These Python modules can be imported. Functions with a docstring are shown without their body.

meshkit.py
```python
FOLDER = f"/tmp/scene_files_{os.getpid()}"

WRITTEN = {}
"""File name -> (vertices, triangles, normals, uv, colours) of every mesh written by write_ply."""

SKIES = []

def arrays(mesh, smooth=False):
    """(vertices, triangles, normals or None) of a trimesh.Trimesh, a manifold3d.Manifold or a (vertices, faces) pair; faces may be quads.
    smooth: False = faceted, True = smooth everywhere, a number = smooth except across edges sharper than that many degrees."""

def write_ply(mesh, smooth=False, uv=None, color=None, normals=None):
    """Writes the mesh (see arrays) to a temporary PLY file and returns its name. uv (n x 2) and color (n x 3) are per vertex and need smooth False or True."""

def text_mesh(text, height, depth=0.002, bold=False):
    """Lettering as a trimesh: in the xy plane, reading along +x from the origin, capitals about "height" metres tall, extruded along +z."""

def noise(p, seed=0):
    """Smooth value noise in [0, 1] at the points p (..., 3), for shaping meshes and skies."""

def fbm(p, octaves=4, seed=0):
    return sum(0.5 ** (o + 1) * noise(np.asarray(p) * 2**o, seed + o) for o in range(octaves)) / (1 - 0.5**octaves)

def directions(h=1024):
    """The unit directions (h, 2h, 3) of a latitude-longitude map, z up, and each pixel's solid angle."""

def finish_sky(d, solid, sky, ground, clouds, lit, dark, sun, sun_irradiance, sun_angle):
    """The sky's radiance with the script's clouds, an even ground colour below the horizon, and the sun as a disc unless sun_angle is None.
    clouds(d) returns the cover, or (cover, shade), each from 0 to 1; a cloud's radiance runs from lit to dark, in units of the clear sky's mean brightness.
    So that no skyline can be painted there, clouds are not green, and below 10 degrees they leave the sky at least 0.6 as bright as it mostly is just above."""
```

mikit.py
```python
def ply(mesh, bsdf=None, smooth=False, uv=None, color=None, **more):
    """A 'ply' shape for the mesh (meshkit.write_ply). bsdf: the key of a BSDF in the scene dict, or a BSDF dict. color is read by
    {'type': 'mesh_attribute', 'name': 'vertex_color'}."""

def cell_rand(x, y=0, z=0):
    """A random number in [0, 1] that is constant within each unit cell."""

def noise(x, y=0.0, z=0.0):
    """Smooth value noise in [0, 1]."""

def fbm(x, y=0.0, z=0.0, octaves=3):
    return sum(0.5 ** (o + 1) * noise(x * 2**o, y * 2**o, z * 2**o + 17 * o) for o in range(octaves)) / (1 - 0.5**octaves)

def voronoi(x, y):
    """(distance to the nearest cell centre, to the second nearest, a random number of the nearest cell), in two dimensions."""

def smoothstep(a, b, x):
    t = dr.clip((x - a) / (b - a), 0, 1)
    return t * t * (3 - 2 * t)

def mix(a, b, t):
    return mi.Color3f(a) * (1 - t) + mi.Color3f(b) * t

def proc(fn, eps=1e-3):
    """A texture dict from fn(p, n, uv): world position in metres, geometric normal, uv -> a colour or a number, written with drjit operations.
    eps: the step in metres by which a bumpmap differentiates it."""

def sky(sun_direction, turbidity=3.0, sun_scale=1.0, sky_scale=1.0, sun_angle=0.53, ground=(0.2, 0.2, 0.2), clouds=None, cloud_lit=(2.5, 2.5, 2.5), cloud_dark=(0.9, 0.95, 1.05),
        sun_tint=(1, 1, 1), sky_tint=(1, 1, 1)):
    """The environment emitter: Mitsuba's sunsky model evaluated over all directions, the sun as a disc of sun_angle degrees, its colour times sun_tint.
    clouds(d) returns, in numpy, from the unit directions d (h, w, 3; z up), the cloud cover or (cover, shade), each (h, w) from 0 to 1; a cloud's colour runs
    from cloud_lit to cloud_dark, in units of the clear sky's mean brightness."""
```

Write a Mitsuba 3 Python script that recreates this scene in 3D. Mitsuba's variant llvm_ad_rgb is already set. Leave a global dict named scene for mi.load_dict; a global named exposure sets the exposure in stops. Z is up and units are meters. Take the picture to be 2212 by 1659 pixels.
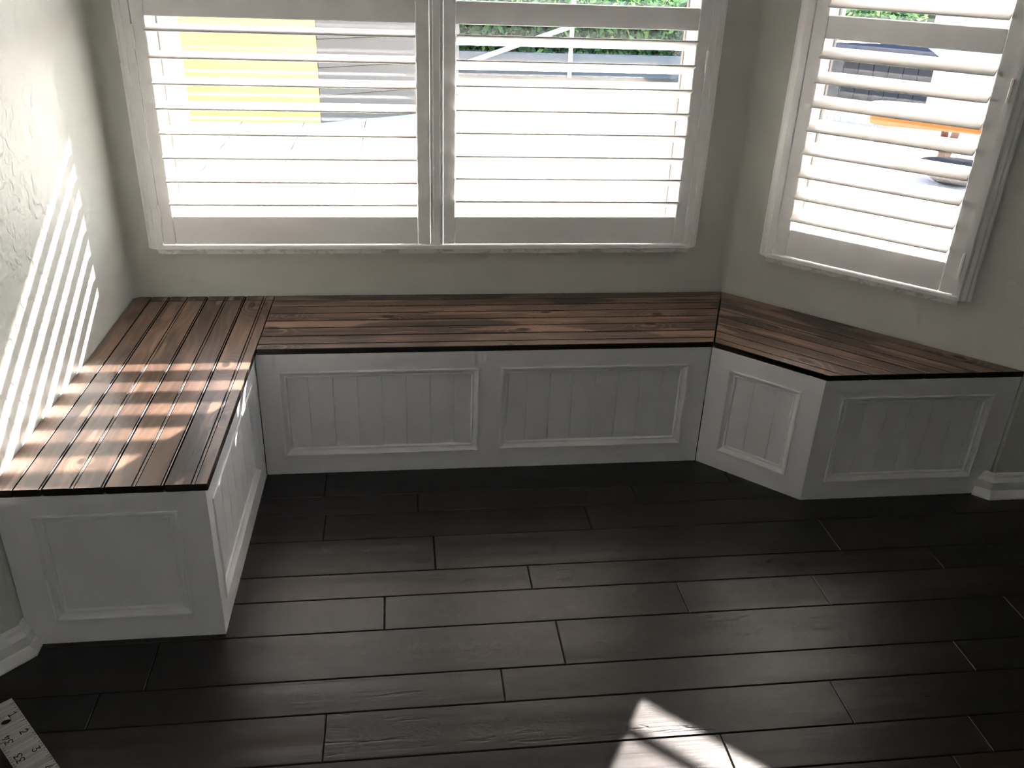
import math, random
import numpy as np, trimesh, drjit as dr, mitsuba as mi
import mikit, meshkit
from mikit import noise, fbm, voronoi, cell_rand, smoothstep, mix, proc
from shapely.geometry import Polygon, box as sbox
rng = random.Random(7)
T = mi.ScalarTransform4f

# ---------------------------------------------------------------- camera, sky, exposure
exposure = 5.25
CAM = np.array([0.9268, -2.9997, 1.6080])
FWD = np.array([0.12154896, 0.884893, -0.44965568])
UP = np.array([0.0218851, 0.45051525, 0.89250045])
scene, labels = {'type': 'scene'}, {}
scene['camera'] = {'type': 'perspective', 'fov': math.degrees(2 * math.atan(1106 / 1892.9)), 'fov_axis': 'x', 'near_clip': 0.02, 'far_clip': 500.0,
                   'to_world': T().look_at(origin=CAM.tolist(), target=(CAM + FWD).tolist(), up=UP.tolist())}
SUN = (0.522, 0.853, 0.4825)
scene['sky'] = mikit.sky(SUN, turbidity=3.0, sun_scale=1.0, sky_scale=1.0, ground=(0.35, 0.34, 0.32), sun_tint=(0.79, 0.918, 1.33), sky_tint=(1.03, 0.985, 1.0))

# ---------------------------------------------------------------- materials
def lin(*c):
    return [(x / 255 / 12.92 if x / 255 < 0.04045 else ((x / 255 + 0.055) / 1.055) ** 2.4) for x in c]

def pr(key, color, rough=0.5, spec=0.5, metal=0.0, bump=None, bscale=0.001, eps=1e-3, **kw):
    col = {'type': 'rgb', 'value': list(color)} if not isinstance(color, dict) else color
    b = {'type': 'principled', 'base_color': col, 'roughness': rough, 'specular': spec, 'metallic': metal, **kw}
    if bump is not None:
        b = {'type': 'bumpmap', 'tex': proc(bump, eps), 'scale': bscale, 'bsdf': b}
    scene[key] = {'type': 'twosided', 'bsdf': b}

def knockdown(p, n, uv):
    a = fbm(p.x * 42, p.y * 42, p.z * 30, 3)
    return smoothstep(0.47, 0.56, a) * 0.7 + noise(p.x * 160, p.y * 160, p.z * 160) * 0.3
pr('paint_wall', lin(204, 206, 200), 0.55, 0.3, bump=knockdown, bscale=0.0024, eps=0.0012)
pr('paint_ceiling', lin(235, 235, 232), 0.8, 0.2)
pr('paint_trim', lin(240, 240, 240), 0.32, 0.45)
pr('paint_bench', lin(232, 233, 236), 0.38, 0.4)
pr('paint_louver', lin(226, 224, 220), 0.3, 0.45)

def marble(p, n, uv):
    v = fbm(p.x * 22 + 3 * fbm(p.x * 40, p.y * 40, p.z * 40), p.y * 22, p.z * 30, 3)
    vein = smoothstep(0.42, 0.5, v) * (1 - smoothstep(0.52, 0.62, v))
    return mix(lin(226, 226, 224), lin(178, 179, 179), vein * 0.7)
pr('marble', proc(marble), 0.2, 0.5)

# stained, knotty pine: uv = (metres along the grain, metres across), each board with an offset of its own
def seat_wood(p, n, uv):
    x, y = uv.x, uv.y
    cx = dr.floor(x / 0.46); cy = dr.floor(y / 0.135)
    kx = (cx + 0.25 + 0.5 * cell_rand(cx, cy, 1)) * 0.46; ky = (cy + 0.2 + 0.6 * cell_rand(cx, cy, 2)) * 0.135
    kr = 0.7 + 0.6 * cell_rand(cx, cy, 4)
    d = dr.sqrt(dr.square((x - kx) * 0.6) + dr.square(y - ky)) / kr + dr.select(cell_rand(cx, cy, 3) < 0.62, 0.0, 1.0)
    bend = dr.exp(-dr.square(d / 0.034))
    wob = fbm(x * 1.7, y * 9, 3.0, 3)
    rings = 0.5 + 0.5 * dr.sin(y * 190 + wob * 44 + d * 620 * bend + bend * 16)
    fine = noise(x * 7, y * 300)
    blot = fbm(x * 2.6 + 7, y * 9, 1.0, 3)
    t = 0.20 * dr.power(rings, 3.0) + 0.14 * fine + 0.75 * smoothstep(0.3, 0.72, blot)
    c = mix(lin(65, 53, 47), lin(113, 91, 78), dr.clip(t, 0, 1))
    c = mix(c, lin(46, 42, 41), smoothstep(0.54, 0.68, fbm(x * 2.1 + 31, y * 7, 8.0, 3)) * 0.8)
    light = smoothstep(0.60, 0.70, fbm(x * 3.1 + 11, y * 24, 5.0, 3)) * 0.5 + bend * dr.power(rings, 4.0) * 0.5
    c = mix(c, lin(142, 115, 98), dr.clip(light, 0, 0.75))
    knot = 1 - smoothstep(0.007, 0.016, d)
    c = mix(c, lin(42, 35, 32), knot * 0.8)
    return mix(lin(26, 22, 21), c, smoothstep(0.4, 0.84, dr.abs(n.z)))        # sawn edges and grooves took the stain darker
def seat_bump(p, n, uv):
    return noise(uv.x * 9, uv.y * 420) * 0.5 + fbm(uv.x * 3, uv.y * 30, 2.0, 2) * 0.5
pr('seat_wood', proc(seat_wood), 0.33, 0.5, bump=seat_bump, bscale=0.00025, eps=0.0008)
pr('seat_edge', lin(30, 25, 23), 0.5, 0.3)

# hand-scraped, nearly black floor: uv.x is offset by 10 for every plank
def floor_wood(p, n, uv):
    i = dr.floor(uv.x / 10)
    x, y = uv.x, uv.y
    tone = cell_rand(i, 3, 5)
    grain = fbm(x * 2.0, y * 26, 4.0, 3)
    fine = noise(x * 8, y * 350)
    c = mix(lin(5, 5, 5), lin(25, 20, 18), dr.clip(0.55 * tone + 0.6 * (grain - 0.5) + 0.2 * fine, 0, 1))
    c = mix(c, lin(52, 33, 24), smoothstep(0.55, 0.75, fbm(x * 1.3 + 5, y * 9, 9.0, 2)) * 0.5 * tone)
    crack = smoothstep(0.485, 0.5, fbm(x * 2.5, y * 60 + 5, 2.0, 3)) * (1 - smoothstep(0.5, 0.512, fbm(x * 2.5, y * 60 + 5, 2.0, 3))) * smoothstep(0.6, 0.68, fbm(x * 1.1 + 3, y * 5, 6.0, 2))
    return mix(c, lin(8, 7, 7), crack * 0.9)
def floor_bump(p, n, uv):
    x, y = uv.x, uv.y
    a = fbm(x * 2.5, y * 60 + 5, 2.0, 3)
    crack = smoothstep(0.485, 0.5, a) * (1 - smoothstep(0.5, 0.515, a)) * smoothstep(0.57, 0.66, fbm(x * 1.1 + 3, y * 5, 6.0, 2))
    return fbm(x * 1.6, y * 17, 1.0, 2) + 0.06 * noise(x * 8, y * 350) - 0.3 * crack
pr('floor_wood', proc(floor_wood), 0.34, 0.5, bump=floor_bump, bscale=0.0022, eps=0.002)
pr('floor_gap', lin(10, 9, 8), 0.9, 0.1)

def brushed(p, n, uv):
    return mix(lin(150, 150, 148), lin(186, 186, 184), noise(uv.x * 900, uv.y * 12))
pr('aluminium', proc(brushed), 0.42, 0.5, 0.55)
pr('ink', lin(22, 22, 24), 0.6, 0.2)
pr('counter_stone', lin(22, 21, 21), 0.35, 0.4)
pr('sash_white', lin(225, 225, 222), 0.4, 0.4)
pr('gasket', lin(120, 118, 116), 0.7, 0.2)
scene['glass_pane'] = {'type': 'thindielectric', 'int_ior': 1.5}
# outdoors
def stucco(p, n, uv):
    return mix(lin(222, 176, 112), lin(230, 186, 122), noise(p.x * 3, p.y * 3, p.z * 3))
pr('stucco_yellow', proc(stucco), 0.9, 0.1)
pr('stucco_cream', lin(244, 226, 198), 0.9, 0.1)
pr('siding_grey', lin(116, 110, 101), 0.7, 0.2)
pr('white_metal', lin(240, 240, 240), 0.4, 0.4)
def paver(p, n, uv):
    return mix(lin(208, 201, 194), lin(226, 220, 215), fbm(p.x * 9, p.y * 9, 0.0, 2))
pr('paver', proc(paver), 0.85, 0.2)
pr('soil', lin(150, 140, 124), 0.95, 0.1)
pr('curb_grey', lin(112, 116, 114), 0.9, 0.1)
pr('tub_plank', lin(54, 50, 48), 0.6, 0.3)
pr('tub_cover', lin(50, 51, 60), 0.6, 0.3)
pr('tile_grey', lin(136, 138, 146), 0.3, 0.5)
pr('cushion_orange', lin(190, 102, 52), 0.85, 0.1)
pr('dark_wood', lin(96, 78, 66), 0.6, 0.3)
pr('black_iron', lin(44, 46, 48), 0.5, 0.4)
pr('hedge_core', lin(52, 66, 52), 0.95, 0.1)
pr('roof_soffit', lin(235, 232, 225), 0.8, 0.2)
for k, c in (('leaf_a', (92, 132, 82)), ('leaf_b', (150, 182, 108)), ('leaf_c', (72, 104, 76))):
    scene[k] = {'type': 'principledthin', 'base_color': {'type': 'rgb', 'value': lin(*c)}, 'roughness': 0.5, 'diff_trans': 0.9, 'spec_trans': 0.0}

# ---------------------------------------------------------------- helpers
def numbered(k):
    if k not in USED:
        USED[k] = 0
        return k
    USED[k] += 1
    return '%s_%03d' % (k, USED[k])
USED = {}

def put(key, mesh, mat, parent=None, uv=None, smooth=False, label=None):
    full = numbered((parent + '__' if parent else '') + key)
    scene[full] = mikit.ply(mesh, mat, smooth=smooth, uv=uv)
    if label:
        labels[full] = {'label': label}
    return full

def thing(name, label, cat, group=None):
    k = numbered(name)
    labels[k] = {'label': label, 'category': cat}
    if group:
        labels[k]['group'] = group
    return k

def struct(name, label=None):
    k = numbered(name)
    labels[k] = {'kind': 'structure'}
    if label:
        labels[k]['label'] = label
    return k

def cat(ms):
    return trimesh.util.concatenate(ms) if len(ms) > 1 else ms[0]

def bx(x0, x1, y0, y1, z0, z1, b=0.0):
    """Box; b > 0 chamfers every edge."""
    if b <= 0:
        m = trimesh.creation.box((x1 - x0, y1 - y0, z1 - z0)); m.apply_translation(((x0 + x1) / 2, (y0 + y1) / 2, (z0 + z1) / 2)); return m
    pts = []
    for x, sx in ((x0, 1), (x1, -1)):
        for y, sy in ((y0, 1), (y1, -1)):
            for z, sz in ((z0, 1), (z1, -1)):
                pts += [(x, y + sy * b, z + sz * b), (x + sx * b, y, z + sz * b), (x + sx * b, y + sy * b, z)]
    return trimesh.convex.convex_hull(np.array(pts))

class Fr:
    """Local frame: X along, Y away from the room, Z up."""
    def __init__(s, o, ex):
        ex = np.array(ex, float); ex /= np.linalg.norm(ex)
        s.M = np.eye(4); s.M[:2, 0] = ex; s.M[:2, 1] = (-ex[1], ex[0]); s.M[:2, 3] = o
    def __call__(s, m):
        m = m.copy(); m.apply_transform(s.M); return m

def loft(rings, closed_ring=True, caps=True):
    """Quads between successive equal-length rings of points; the first and last ring capped."""
    R = np.array(rings, float); n, k = R.shape[:2]; f = []
    for i in range(n - 1):
        for j in range(k if closed_ring else k - 1):
            a, b2 = i * k + j, i * k + (j + 1) % k
            f += [[a, b2, b2 + k], [a, b2 + k, a + k]]
    if caps:
        poly2 = None
    m = trimesh.Trimesh(R.reshape(-1, 3), f, process=False)
    return m

def prism(profile, ring0, ring1):
    """A profile (list of 2-d points, any simple polygon) swept from ring0 to ring1 (the profile's points in space)."""
    n = len(profile)
    v2, tri = trimesh.creation.triangulate_polygon(Polygon(profile), engine='earcut')
    idx = [int(np.argmin(np.sum((np.array(profile) - p) ** 2, 1))) for p in v2]
    tri = np.array([[idx[a] for a in t] for t in tri])
    V = np.vstack([ring0, ring1]); f = []
    for j in range(n):
        a, b2 = j, (j + 1) % n
        f += [[a, b2, b2 + n], [a, b2 + n, a + n]]
    f = np.vstack([f, tri, tri[:, ::-1] + n])
    m = trimesh.Trimesh(V, f, process=False)
    if m.volume < 0:
        m.invert()
    return m

def ring_mould(x0, x1, z0, z1, prof):
    """A mitred rectangular frame; prof = (inset, height towards the room) around a closed section. Local frame, face at y = 0."""
    rings = []
    for (w, h) in prof:
        rings.append([(x0 + w, -h, z0 + w), (x1 - w, -h, z0 + w), (x1 - w, -h, z1 - w), (x0 + w, -h, z1 - w)])
    R = np.array(rings); n = len(prof); f = []
    for i in range(n):
        i2 = (i + 1) % n
        for j in range(4):
            j2 = (j + 1) % 4
            f += [[i * 4 + j, i * 4 + j2, i2 * 4 + j2], [i * 4 + j, i2 * 4 + j2, i2 * 4 + j]]
    # corners must not share normals: split the vertices by face
    m = trimesh.Trimesh(R.reshape(-1, 3), f, process=False)
    if m.volume < 0:
        m.invert()
    m.unmerge_vertices()
    return m

def vprism(poly_xy, z0, z1):
    m = trimesh.creation.extrude_polygon(Polygon(poly_xy), z1 - z0); m.apply_translation((0, 0, z0)); return m

# ---------------------------------------------------------------- room shell
WT = 0.16
CEIL = 2.46
UR = np.array([0.7214, -0.6925]); UR /= np.linalg.norm(UR)
BACK = Fr((0, 0), (1, 0))
RIGHT = Fr((2.125, 0), UR)
W1 = dict(x0=0.128, x1=1.9445, z0=0.640, z1=2.06)        # openings, local x
W2 = dict(x0=0.171, x1=0.7905, z0=0.640, z1=2.06)

def arc_strip(pts, z0, z1):
    """A thin upright wall face through the plan points, 2 cm thick behind them (left of the walking direction)."""
    P = np.array(pts, float); d = np.gradient(P, axis=0); d /= np.linalg.norm(d, axis=1)[:, None]
    Q = P + np.c_[-d[:, 1], d[:, 0]] * 0.02
    rings = [[(*p, z0), (*q, z0), (*q, z1), (*p, z1)] for p, q in zip(P, Q)]
    k = 4; V = np.array(rings).reshape(-1, 3); f = []
    for i in range(len(P) - 1):
        for j in range(4):
            a, b2 = i * k + j, i * k + (j + 1) % k
            f += [[a, b2, b2 + k], [a, b2 + k, a + k]]
    f += [[0, 1, 2], [0, 2, 3]]; e = (len(P) - 1) * 4; f += [[e, e + 2, e + 1], [e, e + 3, e + 2]]
    m = trimesh.Trimesh(V, f, process=False)
    if m.volume < 0:
        m.invert()
    return m

def fillet(c, a, b, r, n=8):
    """Plan points of an arc of radius r round the inside corner c between directions a and b (leaving c)."""
    c, a, b = (np.array(x, float) for x in (c, a, b)); a /= np.linalg.norm(a); b /= np.linalg.norm(b)
    ang = math.acos(np.clip(a @ b, -1, 1)); t = r / math.tan(ang / 2)
    o = c + (a + b) / np.linalg.norm(a + b) * r / math.sin(ang / 2)
    p0, p1 = c + a * t, c + b * t
    a0 = math.atan2(*(p0 - o)[::-1]); a1 = math.atan2(*(p1 - o)[::-1]); da = (a1 - a0 + math.pi) % (2 * math.pi) - math.pi
    return [tuple(o + r * np.array((math.cos(a0 + da * i / n), math.sin(a0 + da * i / n)))) for i in range(n + 1)]

# back wall: four pieces around the double window
w = W1
wb = struct('wall_back', 'grey green textured wall behind the bench with the double window')
scene[wb] = mikit.ply(cat([bx(-0.2, w['x0'], 0, WT, -0.02, CEIL), bx(w['x1'], 2.125, 0, WT, -0.02, CEIL),
                           bx(w['x0'], w['x1'], 0, WT, -0.02, w['z0'] - 0.018), bx(w['x0'], w['x1'], 0, WT, w['z1'], CEIL)]), 'paint_wall')
w = W2
LW2 = 1.036
wr = struct('wall_right', 'angled grey green wall right of the corner with the single window')
scene[wr] = mikit.ply(RIGHT(cat([bx(-0.0, w['x0'], 0, WT, -0.02, CEIL), bx(w['x1'], LW2, 0, WT, -0.02, CEIL),
                                bx(w['x0'], w['x1'], 0, WT, -0.02, w['z0'] - 0.018), bx(w['x0'], w['x1'], 0, WT, w['z1'], CEIL)])), 'paint_wall')
LC = np.array([-0.016, -1.2415])
wl = struct('wall_left', 'pale textured wall left of the bench with sun stripes')
arcL = fillet((-0.004, 0), (LC - (-0.004, 0)), (1, 0), 0.035)
arcR = fillet((2.125, 0), (-1, 0), UR, 0.03)
scene[wl] = mikit.ply(cat([vprism([(-0.004, 0.0), (-0.2, 0.0), (-0.2, LC[1]), tuple(LC)], -0.02, CEIL)]), 'paint_wall')
put('corner', arc_strip(arcL, 0.4575, CEIL), 'paint_wall', wl, smooth=40)
put('corner', arc_strip(arcR, 0.4575, CEIL), 'paint_wall', wr, smooth=40)
for nm, poly in (('wall_left_return', [tuple(LC), (-0.2, LC[1]), (-1.1, -2.12), (-0.9, -2.1255)]), ('wall_side_left', [(-0.9, -2.1255), (-1.06, -2.1255), (-1.06, -5.3), (-0.9, -5.3)]),
                 ('wall_right_return', [(2.8695, -0.741), (4.6, -0.741), (4.6, -0.58), (2.9, -0.58)]), ('wall_side_right', [(4.6, -0.58), (4.76, -0.58), (4.76, -5.3), (4.6, -5.3)])):
    k = struct(nm); scene[k] = mikit.ply(vprism(poly, -0.02, CEIL), 'paint_wall')
k = struct('wall_front'); scene[k] = mikit.ply(cat([bx(-1.06, 4.76, -5.46, -5.3, -0.02, CEIL)]), 'paint_wall')
k = struct('ceiling'); scene[k] = mikit.ply(bx(-1.2, 4.8, -5.5, 0.2, CEIL, CEIL + 0.12), 'paint_ceiling')

# floor: dark planks of three widths, each with eased edges
fl = struct('floor', 'dark hand-scraped plank floor')
scene[fl] = mikit.ply(bx(-1.1, 4.8, -5.45, 0.1, -0.06, -0.0115), 'floor_gap')
seams = [0.05, -0.05, -0.155, -0.29, -0.445, -0.605, -0.705, -0.836, -0.996, -1.1005, -1.2305, -1.391, -1.498, -1.6335, -1.739]
W3 = [0.16, 0.105, 0.1335]; i = 0
while seams[-1] > -5.3:
    seams.append(seams[-1] - W3[i % 3]); i += 1
butts = {-0.605: [0.96, 1.67], -0.705: [0.675, 1.491], -0.836: [1.003, 2.226], -0.996: [1.268, 2.5], -1.1005: [0.8603, 1.6815, 2.087], -1.2305: [0.30, 1.312, 2.6],
         -1.391: [0.2, 1.148, 2.35], -1.498: [0.73, 1.9585], -1.6335: [0.55, 1.630, 2.242]}
pid = 0
def plank(x0, x1, y0, y1):
    global pid
    c, g, t = 0.0022, 0.0007, 0.011
    a0, a1, b0, b1 = x0 + g, x1 - g, y0 + g, y1 - g
    V = [(a0, b0, -t), (a1, b0, -t), (a1, b1, -t), (a0, b1, -t), (a0, b0, -c * 0.8), (a1, b0, -c * 0.8), (a1, b1, -c * 0.8), (a0, b1, -c * 0.8),
         (a0 + c, b0 + c, 0), (a1 - c, b0 + c, 0), (a1 - c, b1 - c, 0), (a0 + c, b1 - c, 0)]
    q = []
    for o in (0, 4):
        for j in range(4):
            j2 = (j + 1) % 4; q.append([o + j, o + j2, o + 4 + j2, o + 4 + j])
    q.append([8, 9, 10, 11])
    f = [[a[0], a[1], a[2]] for a in q] + [[a[0], a[2], a[3]] for a in q]
    m = trimesh.Trimesh(V, f, process=False); m.unmerge_vertices()
    v = np.array(m.vertices)
    uv = np.c_[v[:, 0] - x0 + 10 * pid + 3.0, v[:, 1] - y0 + 0.37 * (pid % 17)]
    put('plank', m, 'floor_wood', fl, uv=uv); pid += 1
for ya, yb in zip(seams[:-1], seams[1:]):
    if ya > -0.4:
        continue
    bs = butts.get(ya)
    wide = ya < -1.75
    if bs is None:
        x = -1.0 + rng.uniform(0.3, 1.4); bs = []
        while x < 4.3:
            bs.append(x); x += rng.uniform(0.9, 1.6) * (1.5 if wide else 1)
    else:
        bs = list(bs); x = bs[0]
        while x > -0.6:
            x -= rng.uniform(0.8, 1.2); bs.insert(0, x)
        x = bs[-1]
        while x < 4.0:
            x += rng.uniform(0.8, 1.3); bs.append(x)
    xs = [-1.0] + [b for b in bs if -0.9 < b < 4.5] + [4.6]
    for xa, xb in zip(xs[:-1], xs[1:]):
        plank(xa, xb, yb, ya)

# baseboards
BB = [(0, 0), (0.031, 0), (0.031, 0.006), (0.021, 0.027), (0.018, 0.030), (0.018, 0.060), (0.010, 0.073), (0.0085, 0.083), (0.004, 0.0885), (0, 0.0885)]
def baseboard(name, pts, label):
    """Mitred sweep of the section BB along plan points; the room lies to the right of the walking direction."""
    P = np.array(pts, float); d = np.diff(P, axis=0); d /= np.linalg.norm(d, axis=1)[:, None]; nr = np.c_[d[:, 1], -d[:, 0]]
    k = struct(name, label)
    for i in range(len(P) - 1):
        def off(j):
            if j == 0: return nr[0]
            if j == len(P) - 1: return nr[-1]
            b = nr[j - 1] + nr[j]; return b / (b @ nr[j])
        r0 = np.array([(*(P[i] + off(i) * t), z) for t, z in BB]); r1 = np.array([(*(P[i + 1] + off(i + 1) * t), z) for t, z in BB])
        m = prism(BB, r0, r1); m.unmerge_vertices()
        put('length', m, 'paint_trim', k)
baseboard('baseboard_left', [(-0.9, -2.1255), tuple(LC), (LC[0], -1.2150)], 'white moulded baseboard at the corner left of the bench')
baseboard('baseboard_right', [(2.838, -0.7265 + 0.0155), (2.8695, -0.741), (4.6, -0.741)], 'white moulded baseboard at the corner right of the bench')

# ---------------------------------------------------------------- windows and shutters
CAS = [(0, 0.0), (0, 0.012), (0.003, 0.017), (0.009, 0.0175), (0.011, 0.022), (0.014, 0.0245), (0.027, 0.027), (0.029, 0.033), (0.033, 0.037), (0.044, 0.038), (0.0545, 0.038), (0.0545, 0.0)]
def upright(prof, xo, sgn, z0, z1):
    r0 = np.array([(xo + sgn * a, -h, z0) for a, h in prof]); r1 = r0 + (0, 0, z1 - z0)
    m = prism(prof, r0, r1); m.unmerge_vertices(); return m

def louver(x0, x1, zc, tilt, yc=-0.021, w=0.0445, t=0.0056, n=28):
    """tilt > 0: the room-side edge is raised."""
    a = np.linspace(0, 2 * np.pi, n, endpoint=False)
    e = np.c_[w * np.sign(np.cos(a)) * np.abs(np.cos(a)) ** 0.7, t * np.sign(np.sin(a)) * np.abs(np.sin(a)) ** 0.85]
    c, s = math.cos(math.radians(tilt)), math.sin(math.radians(tilt))
    Y = yc + e[:, 0] * c + e[:, 1] * s; Z = zc - e[:, 0] * s + e[:, 1] * c
    r0 = np.c_[np.full(n, x0), Y, Z]; r1 = np.c_[np.full(n, x1), Y, Z]
    return prism(list(map(tuple, e)), r0, r1)

YF, YB = -0.035, -0.007      # room face and back of a shutter panel
def shutter(F, name_label, s0, i0, i1, s1, noses, tilt, up_tilt, hinge_x, hinge_s, hz):
    """Panel between s0 and s1, opening between i0 and i1."""
    k = thing('plantation_shutter', name_label, 'shutter')
    g = 0.0016
    for a, b2 in ((s0 + g, i0), (i1, s1 - g)):
        put('stile', F(bx(a, b2, YF, YB, 0.6575, 2.03, 0.0022)), 'paint_trim', k)
        ridge = bx(b2 - 0.0065, b2 + 0.001, YF + 0.004, YB - 0.004, 0.7, 2.0, 0.001) if a < i0 - 0.001 and b2 == i0 else bx(a - 0.001, a + 0.0065, YF + 0.004, YB - 0.004, 0.7, 2.0, 0.001)
    put('bottom_rail', F(bx(i0 + 0.0006, i1 - 0.0006, YF + 0.0015, YB - 0.0015, 0.6575, 0.7535, 0.002)), 'paint_trim', k)
    put('middle_rail', F(bx(i0 + 0.0006, i1 - 0.0006, YF + 0.0015, YB - 0.0015, 1.3725, 1.4405, 0.002)), 'paint_trim', k)
    put('top_rail', F(bx(i0 + 0.0006, i1 - 0.0006, YF + 0.0015, YB - 0.0015, 1.965, 2.03, 0.002)), 'paint_trim', k)
    off = 0.0445 * math.sin(math.radians(tilt))
    for z in noses:
        put('louver', F(louver(i0 + 0.0015, i1 - 0.0015, z - off, tilt)), 'paint_louver', k, smooth=40)
    for j in range(7):
        put('louver', F(louver(i0 + 0.0015, i1 - 0.0015, 1.479 + 0.0763 * j, up_tilt)), 'paint_louver', k, smooth=40)
    for z0, z1 in hz:
        put('hinge', F(cat([bx(hinge_x - 0.0045, hinge_x + 0.0045, YF - 0.0075, YF + 0.001, z0, z1, 0.002), bx(min(hinge_x, hinge_x + hinge_s * 0.012), max(hinge_x, hinge_x + hinge_s * 0.012), YF - 0.0022, YF - 0.0002, z0 + 0.002, z1 - 0.002)])), 'paint_trim', k)
    return k

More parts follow.
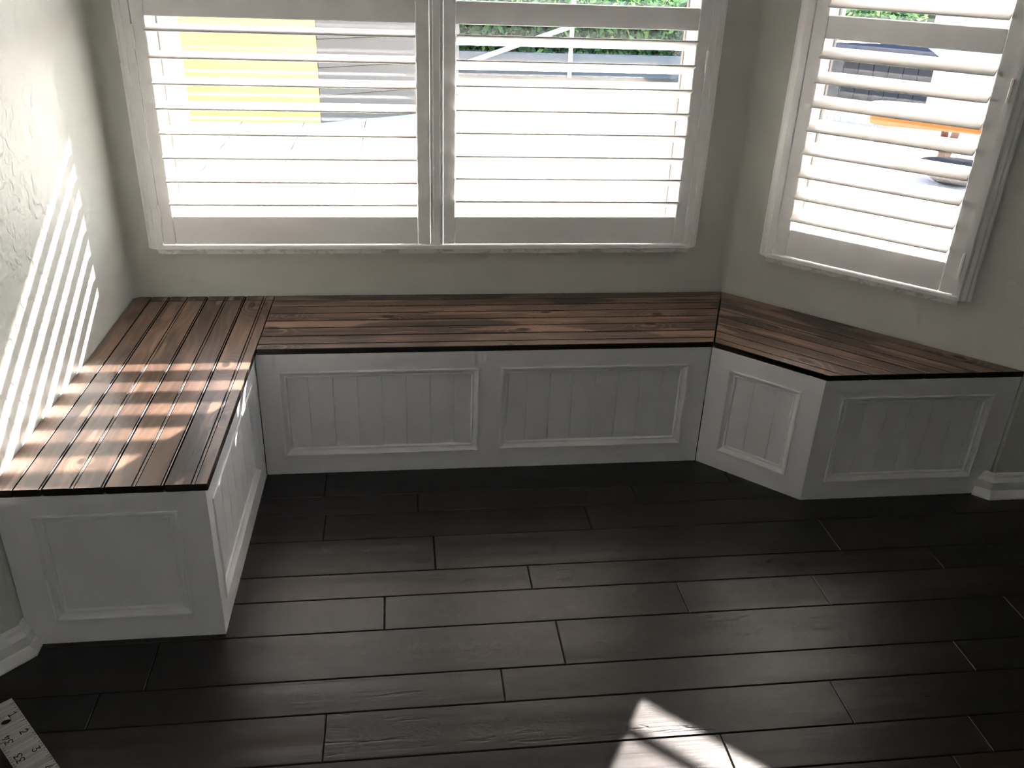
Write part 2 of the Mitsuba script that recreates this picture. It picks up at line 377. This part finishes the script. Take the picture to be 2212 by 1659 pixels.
def window(num, F, W, xl, xr, posts, panes, label):
    k = struct('window_%d' % num, label)
    put('casing', F(upright(CAS, xl, 1, 0.6385, 2.10)), 'paint_trim', k)
    put('casing', F(upright(CAS, xr, -1, 0.6385, 2.10)), 'paint_trim', k)
    put('casing', F(bx(xl, xr, -0.038, 0.0, 2.035, 2.10, 0.004)), 'paint_trim', k)
    put('bottom_frame', F(bx(xl + 0.036, xr - 0.036, -0.040, 0.02, 0.6385, 0.6550, 0.003)), 'paint_trim', k)
    for a, b2 in posts:
        put('post', F(cat([bx(a, b2, -0.028, 0.02, 0.655, 2.03, 0.0015), bx(a + 0.009, b2 - 0.009, -0.037, -0.02, 0.655, 2.03, 0.0015)])), 'paint_trim', k)
    put('sill', F(bx(xl + 0.034, xr - 0.034, -0.031, WT + 0.01, 0.6215, 0.6385, 0.001)), 'marble', k, label='white veined marble sill under the window')
    x0, x1, z0, z1 = W['x0'], W['x1'], W['z0'], W['z1']
    # reveal and outer sash
    put('reveal', F(cat([bx(x0 - 0.001, x0 + 0.010, 0.0, WT, z0, z1), bx(x1 - 0.010, x1 + 0.001, 0.0, WT, z0, z1), bx(x0, x1, 0.0, WT, z1 - 0.01, z1 + 0.001)])), 'paint_trim', k)
    for a, b2 in panes:
        put('sash', F(cat([bx(a, a + 0.035, 0.075, 0.115, z0, z1, 0.002), bx(b2 - 0.035, b2, 0.075, 0.115, z0, z1, 0.002), bx(a + 0.034, b2 - 0.034, 0.075, 0.115, z0, z0 + 0.035, 0.002), bx(a + 0.034, b2 - 0.034, 0.075, 0.115, z1 - 0.045, z1, 0.002)])), 'sash_white', k)
        put('gasket', F(cat([bx(a + 0.035, a + 0.040, 0.085, 0.105, z0 + 0.035, z1 - 0.045), bx(b2 - 0.040, b2 - 0.035, 0.085, 0.105, z0 + 0.035, z1 - 0.045)])), 'gasket', k)
        put('pane', F(trimesh.Trimesh([(a + 0.03, 0.095, z0 + 0.03), (b2 - 0.03, 0.095, z0 + 0.03), (b2 - 0.03, 0.095, z1 - 0.04), (a + 0.03, 0.095, z1 - 0.04)], [[0, 1, 2], [0, 2, 3]], process=False)), 'glass_pane', k)
    return k
window(1, BACK, W1, 0.0755, 1.994, [(1.0285, 1.0710)], [(0.139, 1.045), (1.055, 1.934)], 'double window behind the bench, white frame with plantation shutters')
window(2, RIGHT, W2, 0.1250, 0.8350, [], [(0.1815, 0.780)], 'single window in the angled wall, white frame with a plantation shutter')
HZ = [(0.7235, 0.7945), (1.2435, 1.3125)]
shutter(BACK, 'white shutter on the left half of the double window, its louvers level', 0.1300, 0.1715, 0.9845, 1.0285, [1.334, 1.256, 1.1795, 1.105, 1.0275, 0.9518, 0.8755, 0.8003], -7, 8, 0.1315, -1, [(0.7235, 0.7945), (1.2774, 1.3482)])
shutter(BACK, 'white shutter on the right half of the double window, inner louver edges raised', 1.0710, 1.1115, 1.8985, 1.9425, [1.344, 1.269, 1.192, 1.116, 1.0433, 0.9675, 0.893, 0.816], 24, 8, 1.9405, 1, HZ)
shutter(RIGHT, 'white shutter on the single window of the angled wall, louvers tipped down', 0.1805, 0.2265, 0.7380, 0.7850, [1.3165, 1.2420, 1.1670, 1.0910, 1.0160, 0.9400, 0.8660, 0.7905], -18, -18, 0.7855, 1, HZ)

# ---------------------------------------------------------------- storage benches
H, TT = 0.4572, 0.0185
bid = 0
def board(A0, A1, B0, B1, bead, edge0, edge1, parent, key='board', mat='seat_wood'):
    """Seat board between plan points: start edge A0-A1, end edge B0-B1. bead: distance of its centre bead from the 0 side, or None. edge0/edge1: 'joint', 'cut' or 'end'."""
    global bid
    A0, A1, B0, B1 = (np.array(q, float) for q in (A0, A1, B0, B1))
    wd = 0.5 * (np.linalg.norm(A1 - A0) + np.linalg.norm(B1 - B0)); g = 0.0008
    top = []
    if edge0 == 'joint': top += [(0.0009, -TT), (0.0009, -0.0046), (0.0026, -0.0005), (0.0032, 0)]
    elif edge0 == 'cut': top += [(0.0016, -TT), (0.0016, -0.0012), (0.0026, 0)]
    else: top += [(g, -TT), (g, -0.002), (0.0022, 0)]
    if bead:
        c = bead
        top += [(c - 0.0056, 0), (c - 0.0041, -0.0034), (c - 0.0028, -0.0012), (c - 0.0012, -0.0004), (c + 0.0012, -0.0004), (c + 0.0028, -0.0012), (c + 0.0041, -0.0034), (c + 0.0056, 0)]
    if edge1 == 'joint': top += [(wd - 0.0074, 0), (wd - 0.0060, -0.0034), (wd - 0.0047, -0.0012), (wd - 0.0032, -0.0004), (wd - 0.0018, -0.0012), (wd - 0.0009, -0.0055), (wd - 0.0009, -TT)]
    elif edge1 == 'cut': top += [(wd - 0.0026, 0), (wd - 0.0016, -0.0012), (wd - 0.0016, -TT)]
    else: top += [(wd - 0.0022, 0), (wd - g, -0.002), (wd - g, -TT)]
    # V notch under a joint
    if edge1 == 'joint': top[-1] = (wd - 0.0009, -TT + 0.004); top += [(wd - 0.0045, -TT)]
    if edge0 == 'joint': top[0] = (0.0009, -TT + 0.004); top = [(0.0045, -TT)] + top
    prof = top
    r0 = np.array([(*(A0 + (A1 - A0) * a / wd), H + z) for a, z in prof]); r1 = np.array([(*(B0 + (B1 - B0) * a / wd), H + z) for a, z in prof])
    m = prism(prof, r0, r1); m.unmerge_vertices()
    v = np.array(m.vertices)[:, :2]
    e = (B0 + B1 - A0 - A1) / 2; L = np.linalg.norm(e); e = e / L; o = A0
    al = (v - o) @ e; ac = (v - o) @ np.array([-e[1], e[0]])
    uv = np.c_[al + 2.317 * bid + 1.0, np.abs(ac) + 0.27 * bid]
    bid += 1
    put(key, m, mat, parent, uv=uv)

SEG = [(0, 1, None), (1, 2, None), (2, 4, 3), (4, 6, 5), (6, 8, 7)]
def seg_edges(i, j):
    return ('end' if i == 0 else 'cut' if i == 1 else 'joint'), ('end' if j == 8 else 'cut' if j == 1 else 'joint')

PM = [(0, -0.004), (0, 0.0028), (0.0035, 0.0038), (0.0065, 0.0030), (0.0085, 0.0004), (0.0125, -0.0032), (0.0175, -0.0062), (0.0195, -0.0060), (0.0215, -0.0052), (0.0240, -0.0062), (0.0255, -0.0100), (0.0275, -0.0112), (0.0275, -0.0160), (0.004, -0.0160)]
def face(F, L, h, panels, parent, key='front_panel', planks=True):
    """A bench side in its frame: plate of length L with moulded openings. panels: (x0, x1, z0, z1, [groove x])."""
    P = Polygon([(0, 0), (L, 0), (L, h), (0, h)])
    for x0, x1, z0, z1, _ in panels:
        P = P.difference(sbox(x0 + 0.002, z0 + 0.002, x1 - 0.002, z1 - 0.002))
    m = trimesh.creation.extrude_polygon(P, 0.018)
    M = np.array([[1, 0, 0, 0], [0, 0, 1, 0], [0, 1, 0, 0], [0, 0, 0, 1]], float)   # (x, z, depth) -> (x, depth, z)
    m.apply_transform(M)
    k = put(key, F(m), 'paint_bench', parent)
    for x0, x1, z0, z1, gr in panels:
        put('moulding', F(ring_mould(x0, x1, z0, z1, PM)), 'paint_bench', k)
        xs = [x0 + 0.0265] + list(gr) + [x1 - 0.0265]
        for a, b2 in zip(xs[:-1], xs[1:]):
            c, y = 0.0014, 0.0112
            l, r = (0.0 if a == xs[0] else 0.0004), (0.0 if b2 == xs[-1] else 0.0004)
            lc, rc = (0 if a == xs[0] else c), (0 if b2 == xs[-1] else c)
            prof = [(a + l, y + 0.006), (a + l, y + lc * 1.2), (a + l + lc + 1e-5, y), (b2 - r - rc - 1e-5, y), (b2 - r, y + rc * 1.2), (b2 - r, y + 0.006)]
            r0 = np.array([(q[0], q[1], z0 + 0.0265) for q in prof]); r1 = r0 + (0, 0, z1 - z0 - 0.053)
            mm = prism(prof, r0, r1); mm.unmerge_vertices()
            put('bead_plank' if gr else 'flat_panel', F(mm), 'paint_bench', k)
        put('backing', F(bx(x0, x1, 0.0168, 0.0178, z0, z1)), 'paint_bench', k)
    return k

FH = H - TT - 0.0008
# left bench, along the left wall
left = thing('storage_bench', 'left storage bench in the sun stripes, brown plank seat on a white base', 'bench')
lx0 = [-0.003, 0.058, 0.120, 0.179, 0.2476, 0.3116, 0.3775, 0.4425, 0.4765]; lx1 = [-0.014, 0.036, 0.0987, 0.1663, 0.2348, 0.3004, 0.3669, 0.4328, 0.4654]
yA, yB, yC = -0.0015, -0.0425, -1.2132
lx = lambda i, y: lx0[i] + (lx1[i] - lx0[i]) * (y / yC)
lid = left + '__lid'; strip = left + '__back_strip'
for i, j, b in SEG:
    e0, e1 = seg_edges(i, j)
    bd = None if b is None else 0.5 * (lx0[b] - lx0[i] + lx1[b] - lx1[i])
    if i == 0:
        board((lx(0, yA), yA), (lx(1, yA), yA), (lx(0, yC), yC), (lx(1, yC), yC), None, e0, e1, left, 'wall_strip')
    else:
        board((lx(i, yA), yA), (lx(j, yA), yA), (lx(i, yB), yB), (lx(j, yB), yB), bd, e0, e1, strip)
        board((lx(i, yB - .003), yB - .003), (lx(j, yB - .003), yB - .003), (lx(i, yC), yC), (lx(j, yC), yC), bd, e0, e1, lid)
Fl = Fr((0.4587, -1.2137), (0.4657 - 0.4587, -0.4606 + 1.2137))
face(Fl, 0.7505, FH, [(0.0507, 0.664, 0.0725, 0.3815, [0.0507 + 0.0265 + 0.036 + 0.0776 * q for q in range(7)])], left)
face(Fr((-0.013, -1.2137), (1, 0)), 0.4710, FH, [(0.0725, 0.402, 0.071, 0.3845, [])], left, 'end_panel')
# back bench
back = thing('storage_bench', 'middle storage bench below the double window, brown plank seat on a white base', 'bench')
by = [-0.0015, -0.053, -0.1135, -0.1755, -0.2380, -0.3005, -0.3640, -0.4280, -0.4612]
jl = lambda y: 0.4783 + 0.0116 * (y / 1.213)           # left joint line
jr = lambda y: 2.1215 + 0.1830 * (y / 0.463)           # right joint line
for i, j, b in SEG:
    e0, e1 = seg_edges(i, j)
    bd = None if b is None else by[i] - by[b]
    board((jl(by[i]), by[i]), (jl(by[j]), by[j]), (jr(by[i]), by[i]), (jr(by[j]), by[j]), bd, e0, e1, back if i == 0 else back + '__lid', 'back_strip' if i == 0 else 'board')
face(Fr((0.4675, -0.4606), (1, 0)), 1.4690, FH, [(0.0635, 0.7015, 0.068, 0.378, [0.6213 - 0.4675 + 0.0776 * q for q in range(7)]), (0.7715, 1.4025, 0.0715, 0.378, [1.3281 - 0.4675 + 0.0764 * q for q in range(7)])], back)
# right bench under the single window
right = thing('storage_bench', 'right storage bench under the single window, its brown plank seat cut at an angle', 'bench')
ra = [(2.1265, -0.003), (2.1039, -0.0616), (2.0809, -0.1220), (2.0569, -0.1815), (2.0312, -0.2446), (2.0046, -0.3109), (1.9791, -0.3735), (1.9575, -0.4308), (1.9450, -0.4640)]
rb = [2.8700, 2.7949, 2.7100, 2.6233, 2.5354, 2.4450, 2.3548, 2.2655, 2.2172]; ry = -0.7262
for i, j, b in SEG:
    e0, e1 = seg_edges(i, j)
    bd = None if b is None else (np.linalg.norm(np.subtract(ra[b], ra[i])) + (rb[i] - rb[b]) * 0.697) / 2 * 0.985
    wA = np.linalg.norm(np.subtract(ra[j], ra[i])); wB = rb[i] - rb[j]
    bdp = None if b is None else 0.5 * (wA + wB) * 0.5 * (np.linalg.norm(np.subtract(ra[b], ra[i])) / wA + (rb[i] - rb[b]) / wB)
    board(ra[i], ra[j], (rb[i], ry), (rb[j], ry), bdp, e0, e1, right if i == 0 else right + '__lid', 'back_strip' if i == 0 else 'board')
face(Fr((1.9390, -0.4617), (2.2127 - 1.9378, -0.7252 + 0.4606)), 0.3800, FH, [(0.0680, 0.3150, 0.068, 0.379, [0.1580, 0.2373])], right)
face(Fr((2.2135, -0.7252), (1, 0)), 0.6530, FH, [(0.0675, 0.5825, 0.066, 0.378, [2.3734 - 2.2135 + 0.0757 * q for q in range(6)])], right, 'end_panel')

# ---------------------------------------------------------------- ruler on the breakfast bar
ZT = 1.0135
bar = thing('breakfast_bar', 'dark topped breakfast bar just below the picture, carrying the ruler', 'counter')
put('countertop', bx(-0.25, 1.55, -3.25, -2.575, ZT - 0.0035 - 0.03, ZT - 0.0030, 0.004), 'counter_stone', bar)
put('body', bx(-0.2, 1.5, -3.2, -2.75, 0.0, ZT - 0.0335), 'paint_bench', bar)
rul = thing('ruler', 'aluminium ruler with black numbers and a hanging hole, poking in at the lower left', 'ruler')
Ra, Rb = np.array([0.5858, -2.4042]), np.array([0.6502, -2.4817])
re = (Rb - Ra) / np.linalg.norm(Rb - Ra); rn = np.array([re[1], -re[0]])         # re along, rn towards the left edge
rn = rn if rn @ (np.array([0.5956, -2.4553]) - Ra) > 0 else -rn
RW, RL = float((np.array([0.6146, -2.4785]) - Ra) @ rn), 0.93
end_skew = float((np.array([0.5785, -2.4098]) - Ra) @ re) / max(1e-6, float((np.array([0.5785, -2.4098]) - Ra) @ rn))
hole = np.array([0.5902, -2.4293]) - Ra; hx, hy = hole @ re, hole @ rn
P = Polygon([(0, 0), (RL, 0), (RL, RW), (0, RW)])
from shapely.geometry import Point
P = P.difference(Point(hx, hy).buffer(0.0042, 24))
m = trimesh.creation.extrude_polygon(P, 0.003); m.apply_translation((0, 0, ZT - 0.003))
MR = np.eye(4); MR[:2, 0] = re; MR[:2, 1] = rn; MR[:2, 3] = Ra
def R_(mm):
    mm = mm.copy(); mm.apply_transform(MR); return mm
m = R_(m); m.unmerge_vertices()
vv = np.array(m.vertices)[:, :2] - Ra
put('blade', m, 'aluminium', rul, uv=np.c_[vv @ re, vv @ rn])
def glyph(txt, h):
    q = meshkit.text_mesh(txt, h)
    q = q if isinstance(q, trimesh.Trimesh) else trimesh.Trimesh(np.array(q[0]), np.array(q[1]), process=False)
    q = q.copy(); c = q.bounds.mean(0); q.apply_translation(-c); ext = q.bounds[1] - q.bounds[0]
    q.apply_scale((1, 1, 0.0002 / max(ext[2], 1e-9)) if ext[2] > 0 else 1.0)
    return q
mark = lambda g, x, y, flip: (lambda A: g.apply_transform(A))(np.array([[(1 if not flip else -1), 0, 0, x], [0, (1 if not flip else -1), 0, y], [0, 0, 1, ZT + 0.0002], [0, 0, 0, 1]], float))
inch = 0.0249
x1s = float((np.array([0.6093, -2.442]) - Ra) @ re) - inch      # where the 1 stands
yA_, yB_ = float((np.array([0.6093, -2.442]) - Ra) @ rn), float((np.array([0.6018, -2.4522]) - Ra) @ rn)
# in the ruler's own frame (re along, rn across) seen from above, re x rn points down or up
hand = re[0] * rn[1] - re[1] * rn[0]
for n_ in range(1, 8):
    for txt, yy, fl_ in ((str(n_), yA_, False), (str(36 - n_), yB_ + 0.0005, True)):
        if n_ == 1 and fl_:
            continue
        g = glyph(txt, 0.0062)
        if hand < 0:
            g.apply_transform(np.diag([1, -1, 1, 1.0]))
        s_ = 1 if not fl_ else -1
        # right-row figures have their heads to the right edge (-rn), left-row ones to the left edge (+rn)
        A = np.eye(4); A[0, 0] = s_; A[1, 1] = s_; A[:3, 3] = (x1s + inch * (n_ - 1), yy, ZT + 0.00012)
        g.apply_transform(A)
        put('figure', R_(g), 'ink', rul)
ticks = []
for q in range(1, 64):
    ln = 0.0050 if q % 8 == 0 else 0.0036 if q % 4 == 0 else 0.0024 if q % 2 == 0 else 0.0016
    x = x1s - inch + inch / 8 * q
    if 0.001 < x < 0.2:
        ticks += [bx(x - 0.0002, x + 0.0002, 0.0004, ln, ZT, ZT + 0.0001), bx(x - 0.0002, x + 0.0002, RW - ln, RW - 0.0004, ZT, ZT + 0.0001)]
tk = put('tick_marks', R_(cat(ticks)), 'ink', rul); labels[tk] = {'kind': 'stuff', 'label': 'fine black graduation marks'}

# ---------------------------------------------------------------- outdoors
GZ = -0.12
k = struct('ground'); scene[k] = mikit.ply(bx(-30, 40, 0.17, 50, GZ - 0.3, GZ - 0.045), 'soil')
pat = struct('patio', 'sunlit pale paver patio')
scene[pat] = mikit.ply(bx(-2.5, 9.6, 0.165, 10.0, GZ - 0.045, GZ - 0.012), 'soil')
for i in range(18):
    for j in range(16):
        x, y = -1.9 + 0.62 * i, 0.18 + 0.61 * j
        put('paver', bx(x + 0.004, x + 0.616, y + 0.004, y + 0.606, GZ - 0.02, GZ, 0.004), 'paver', pat)
# covered lanai roof that keeps the sun off the tops of the windows
rf = thing('porch_roof', 'pale porch roof over the patio outside the windows', 'roof')
put('deck', bx(-3.5, 7.0, 0.17, 2.06, 2.40, 2.52, 0.01), 'roof_soffit', rf)
# yellow wing with a grey louvred side
wing = thing('house_wing', 'yellow stucco wing seen through the left shutter', 'house')
put('wall', bx(-2.4, 0.13, 6.42, 6.62, GZ, 3.0), 'stucco_yellow', wing)
put('corner_trim', bx(-1.42, -1.16, 6.37, 6.42, GZ, 3.0), 'white_metal', wing)
ga, gb = np.array([0.13, 6.45]), np.array([1.60, 7.36])
Fg = Fr(ga, gb - ga)
Lg = float(np.linalg.norm(gb - ga))
for q in range(11):
    z = GZ + 0.27 * q
    prof = [(0.0, z), (0.0, z + 0.262), (0.012, z + 0.268), (0.05, z + 0.268), (0.05, z)]
    r0 = np.array([(0, a - 0.02 * (1 - (b - z) / 0.268), b) for a, b in prof]); r1 = r0 + (Lg, 0, 0)
    mm = prism(prof, r0, r1); mm.unmerge_vertices()
    put('siding_board', Fg(mm), 'siding_grey', wing)
put('core', Fg(bx(0, Lg, 0.03, 0.4, GZ, 3.0)), 'siding_grey', wing)
# screen enclosure
enc = thing('screen_enclosure', 'white screen enclosure frame in front of the hedge', 'screen frame')
for x in (-0.6, 1.4, 3.40, 5.4, 7.4):
    put('post', bx(x - 0.028, x + 0.028, 10.17, 10.23, GZ, 2.9, 0.004), 'white_metal', enc)
for x0, z0, x1, z1 in ((2.0485, 0.105, 3.385, 0.575),):
    L = math.hypot(x1 - x0, z1 - z0); mm = bx(-0.35, L, -0.02, 0.02, -0.032, 0.032, 0.004)
    mm.apply_transform(trimesh.transformations.rotation_matrix(-math.atan2(z1 - z0, x1 - x0), (0, 1, 0))); mm.apply_translation((x0, 10.2, z0))
    put('brace', mm, 'white_metal', enc)
put('top_beam', bx(-2.5, 9.5, 10.17, 10.23, 2.85, 2.95, 0.004), 'white_metal', enc)
cb = thing('kerb_wall', 'low grey kerb wall at the foot of the hedge', 'wall')
put('block', bx(-2.5, 9.5, 10.26, 10.42, GZ, 0.19, 0.01), 'curb_grey', cb)
hd = thing('hedge', 'tall green leafy hedge behind the screen frame', 'hedge')
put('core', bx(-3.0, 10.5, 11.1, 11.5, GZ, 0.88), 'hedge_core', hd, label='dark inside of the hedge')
r_ = np.random.default_rng(5)
for mat, cnt in (('leaf_a', 5200), ('leaf_b', 2400), ('leaf_c', 3600)):
    c = np.c_[r_.uniform(-1.0, 9.0, cnt), np.maximum(10.56, 11.1 - np.abs(r_.normal(0, 0.24, cnt))), 0.05 + 0.9 * r_.uniform(0, 1, cnt) ** 0.9]
    a = r_.normal(size=(cnt, 3)); a /= np.linalg.norm(a, axis=1)[:, None]
    b = np.cross(a, r_.normal(size=(cnt, 3))); b /= np.linalg.norm(b, axis=1)[:, None]
    s = r_.uniform(0.05, 0.10, cnt)[:, None]
    V = np.stack([c - a * s, c + b * s * 0.45, c + a * s, c - b * s * 0.45], 1).reshape(-1, 3)
    f = (np.arange(cnt)[:, None] * 4 + np.array([[0, 1, 2, 0, 2, 3]])).reshape(-1, 3)
    q = put('foliage', trimesh.Trimesh(V, f, process=False), mat, hd); labels[q] = {'kind': 'stuff', 'label': 'green leaves'}
# low cream garden wall and a hot tub on the right
gw = thing('garden_wall', 'low cream garden wall behind the patio bench, seen through the right window', 'wall')
put('wall', bx(7.80, 12.5, 8.25, 8.45, GZ, 1.05, 0.006), 'stucco_cream', gw)
put('coping', bx(7.79, 12.5, 8.2, 8.5, 1.05, 1.10, 0.008), 'white_metal', gw)
tub = thing('hot_tub', 'dark hot tub with plank sides and a sloping cover, seen through the right window', 'hot tub')
put('shell', bx(6.07, 7.67, 8.04, 9.4, GZ + 0.03, 0.44), 'black_iron', tub)
put('base', bx(6.05, 7.69, 8.02, 9.42, GZ, GZ + 0.06, 0.004), 'black_iron', tub)
for q in range(8):
    put('side_plank', bx(6.06 + 0.2025 * q + 0.003, 6.06 + 0.2025 * (q + 1) - 0.003, 8.0, 8.04, GZ + 0.04, 0.44, 0.005), 'tub_plank', tub)
cv = trimesh.convex.convex_hull(np.array([(x, y, z) for x in (5.98, 7.74) for y in (7.94, 9.5) for z in (0.44, 0.48)] + [(x, y, 0.64) for x in (6.15, 7.52) for y in (8.1, 9.3)]))
put('cover', cv, 'tub_cover', tub)
sp = thing('tiled_step', 'low step faced with small grey tiles in front of the hot tub', 'step')
FS = Fr((5.42, 6.89), (0.6, -0.44))
put('slab', FS(bx(0, 1.05, 0.012, 0.62, GZ, 0.012, 0.004)), 'paver', sp)
for q in range(14):
    put('tile', FS(bx(0.074 * q + 0.004, 0.074 * (q + 1) - 0.004, 0, 0.014, GZ + 0.008, -0.002, 0.002)), 'tile_grey', sp)
# orange cushioned bench and an iron bowl on the patio
ob = thing('patio_bench', 'patio bench with a thick orange cushion on crossed dark legs', 'bench')
cus = Polygon([(0, 0), (1.5, 0)] ).buffer(0.01) if False else Polygon([(0.1, -0.26), (1.6, -0.26), (1.6, 0.26), (0.1, 0.26)]).buffer(0.16, 10)
mm = trimesh.creation.extrude_polygon(cus, 0.11)
FB = np.eye(4); FB[:3, 3] = (5.4216, 5.08, 0.245); ang = math.radians(-27); FB[0, 0] = math.cos(ang); FB[0, 1] = -math.sin(ang); FB[1, 0] = math.sin(ang); FB[1, 1] = math.cos(ang)
def B_(q):
    q = q.copy(); q.apply_transform(FB); return q
put('cushion', B_(mm), 'cushion_orange', ob, smooth=30)
for xo in (0.66, 1.42):
    for sg in (-1, 1):
        leg = bx(-0.03, 0.03, -0.03, 0.03, -0.25, 0.25, 0.004)
        leg.apply_transform(trimesh.transformations.rotation_matrix(sg * 0.75, (1, 0, 0))); leg.apply_translation((xo + 0.035 * sg, 0, -0.182))
        put('leg', B_(leg), 'dark_wood', ob)
fb = thing('fire_bowl', 'round dark iron bowl standing on the patio', 'bowl')
prof = np.array([(0.0, 0.02), (0.16, 0.02), (0.27, 0.09), (0.31, 0.17), (0.29, 0.17), (0.25, 0.10), (0.15, 0.045), (0.0, 0.045)])
mm = trimesh.creation.revolve(prof, sections=32); mm.apply_translation((5.66, 4.02, GZ))
put('dish', mm, 'black_iron', fb, smooth=30)
